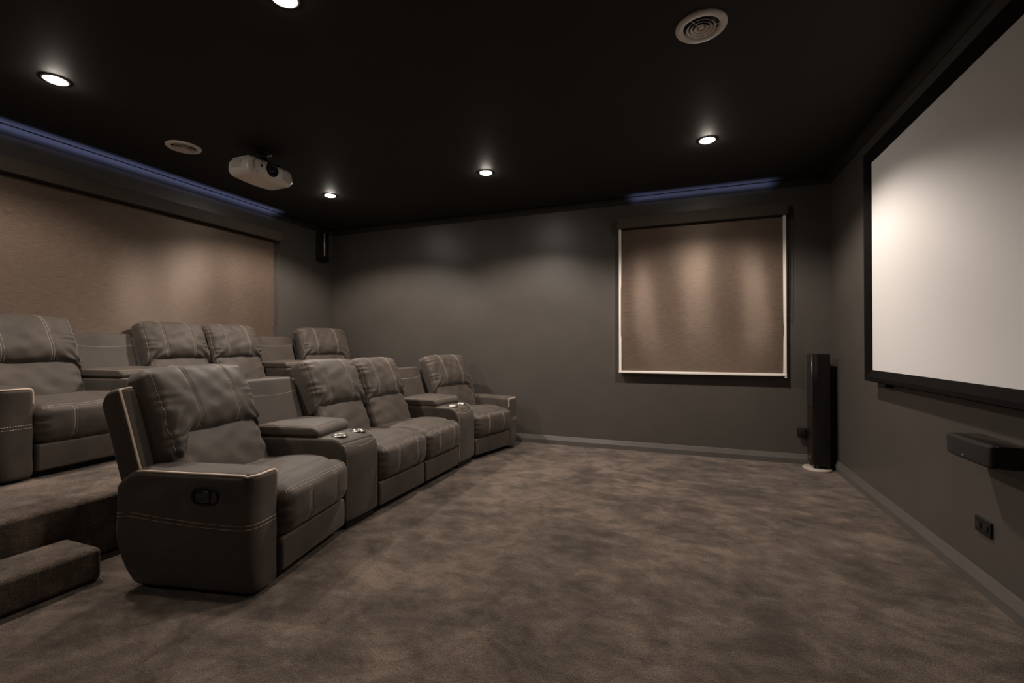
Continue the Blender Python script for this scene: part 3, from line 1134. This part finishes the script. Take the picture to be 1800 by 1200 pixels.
# raised front bezel line
def rrect(w, h, r, n=8):
    o = []
    for (cx, cy, a0) in ((w - r, h - r, 0), (-w + r, h - r, 90), (-w + r, -h + r, 180), (w - r, -h + r, 270)):
        for i in range(n + 1):
            q = math.radians(a0 + 90 * i / n)
            o.append((cx + r * math.cos(q), cy + r * math.sin(q)))
    return o
def fx(y, z):
    """front surface of the housing at (y, z)"""
    W = pbody(np.array([[ph[0], y, z]]))[0]
    return W[0]
ln = [(fx(y, z) + .0005, y, z) for y, z in rrect(.180, .047, .045)]
Acc().tube(ln, .0016, 5, closed=True).build('panel_seam', M['black'], body)
ly, lz = -0.020, 0.003
base_x = fx(ly, lz)
fix_normals(Acc().lathe([(.054, -.02), (.054, .004), (.051, .010), (.043, .010), (.034, .004), (.030, .0025)], 40, (base_x, ly, lz), 'x').build('lens_ring', M['black'], pj))
a = Acc().lathe([(.0315, .0015), (.022, .004), (.012, .006), (.0004, .0065)], 32, (base_x, ly, lz), 'x')
fix_normals(a.build('lens', M['lens_glass'], pj))
a = Acc()
a.box((fx(-.115, .0) - .004, -.125, -.006), (fx(-.115, .0) + .002, -.105, .016), .002)
a.build('sensor_window', M['black'], body)
Acc().lathe([(.0004, .002), (.004, .002), (.005, -.004)], 14, (fx(-.11, .032), -.108, .034), 'x').build('indicator', M['black'], body)
a = Acc()
for i in range(7):
    y = .090 + i * .0125
    a.box((fx(y, 0) - .004, y - .0045, -.040), (fx(y, 0) + .0018, y + .0045, .034), .001)
a.build('exhaust_grille', M['off_white_dim'], body)
sd = pbody(np.array([[-.03, -ph[1], 0.0]]))[0][1]
a = Acc()
a.box((-.075, sd - .0015, -.022), (.030, sd + .006, .028), .001)
a.build('side_grille', M['off_white_dim'], body)
a = Acc().box((-.118, -.165, .056), (.060, -.060, .082), .006)
a.build('top_cover', M['off_white'], body)
mz = C - PJ[2]
a = Acc().lathe([(.0005, mz), (.062, mz), (.062, mz - .012), (.030, mz - .020), (.030, .105), (.060, .098), (.060, .080), (.0005, .080)], 32, (.01, .01, 0))
fix_normals(a.build('ceiling_mount', M['black'], pj))
a = Acc()
for ang in (45, 135, 225, 315):
    c_, s_ = math.cos(math.radians(ang)), math.sin(math.radians(ang))
    a.tube([(.01 + .03 * c_, .01 + .03 * s_, .088), (.01 + .12 * c_, .01 + .12 * s_, .080), (.01 + .125 * c_, .01 + .125 * s_, .066)], .007, 6)
a.build('mount_arms', M['black'], pj)
pj.rotation_euler = (math.radians(0), 0, math.radians(0))

# ------------------------------------------------------------------ ceiling vents
def vent(x, y, label):
    t = thing('ceiling_vent', label, 'vent', (x, y, C), 0, 'round ceiling vents')
    R = 0.118
    a = Acc().lathe([(R, 0), (R, -.006), (R - .006, -.012), (R - .030, -.013), (.084, -.008), (.080, .0)], 56)
    fix_normals(a.build('rim', M['white_plastic'], t))
    a = Acc().lathe([(.0005, .0), (.083, .0), (.083, -.0015), (.0005, -.0015)], 48)
    fix_normals(a.build('throat', M['black'], t))
    for r0 in (.062, .044, .026):
        a = Acc().lathe([(r0 - .010, -.002), (r0 + .004, -.014), (r0 + .006, -.014), (r0 - .006, -.002)], 48, close=True)
        fix_normals(a.build('cone', M['white_plastic'], t))
    a = Acc().lathe([(.0005, -.013), (.006, -.014), (.012, -.010), (.015, -.003)], 28)
    fix_normals(a.build('centre_knob', M['white_plastic'], t))
    a = Acc()
    for k in range(3):
        q = math.radians(115 + 120 * k)
        a.tube([(.014 * math.cos(q), .014 * math.sin(q), -.009), (.082 * math.cos(q), .082 * math.sin(q), -.009)], .0025, 5)
    a.build('spoke', M['white_plastic'], t)
    return t
vent(0.077, 2.397, 'pale round ceiling vent on the screen side of the ceiling')
vent(-3.678, 2.42, 'pale round ceiling vent left of the projector')

# ------------------------------------------------------------------ downlights
def downlight(x, y, label, power):
    t = thing('ceiling_light', label, 'ceiling light', (x, y, C), 0, 'round ceiling downlights')
    fix_normals(Acc().lathe([(.062, 0), (.062, -.003), (.058, -.006), (.050, -.005), (.048, 0)], 40).build('trim_ring', M['lamp_dim'], t))
    prof = [(.048, -.003)] + [(.048 * math.cos(math.pi / 2 * i / 6), -.003 - .016 * math.sin(math.pi / 2 * i / 6)) for i in range(1, 6)] + [(.0005, -.019)]
    fix_normals(Acc().lathe(prof, 32).build('lamp_lens', M['lamp'] if power > LAMP_W * .35 else M['lamp_low'], t))
    d = bpy.data.lights.new('downlight_beam', 'SPOT')
    d.energy = power
    d.color = LAMP_COL
    d.spot_size = math.radians(142)
    d.spot_blend = 0.42
    d.shadow_soft_size = 0.05
    o = bpy.data.objects.new('downlight_beam', d)
    COL.objects.link(o)
    o.parent = t
    o.location = (0, 0, -.045)
    return t
GX, GY = (-3.447, -1.676, 0.161), (1.537, 3.750, -0.680)
names = {(0, 0): 'glowing downlight at the top left, above the rear row',
         (1, 0): 'glowing downlight cut off by the top edge of the photo',
         (0, 1): 'glowing downlight right of the projector, near the corner speaker',
         (1, 1): 'glowing downlight in the middle, over the front row far end',
         (2, 1): 'glowing downlight above the square blind',
         (0, 2): 'added unseen fill downlight, dimmed, behind the camera on the blind side',  # unseen pair added to lighten the near recliner's outer side
         (1, 2): 'added unseen fill downlight, dimmed, behind the camera near the middle of the room'}
for (i, j), lb in names.items():
    downlight(GX[i], GY[j], lb, LAMP_W * {(0, 0): 0.75, (1, 0): 0.29, (0, 2): 0.09, (1, 2): 0.12}.get((i, j), 1.0))
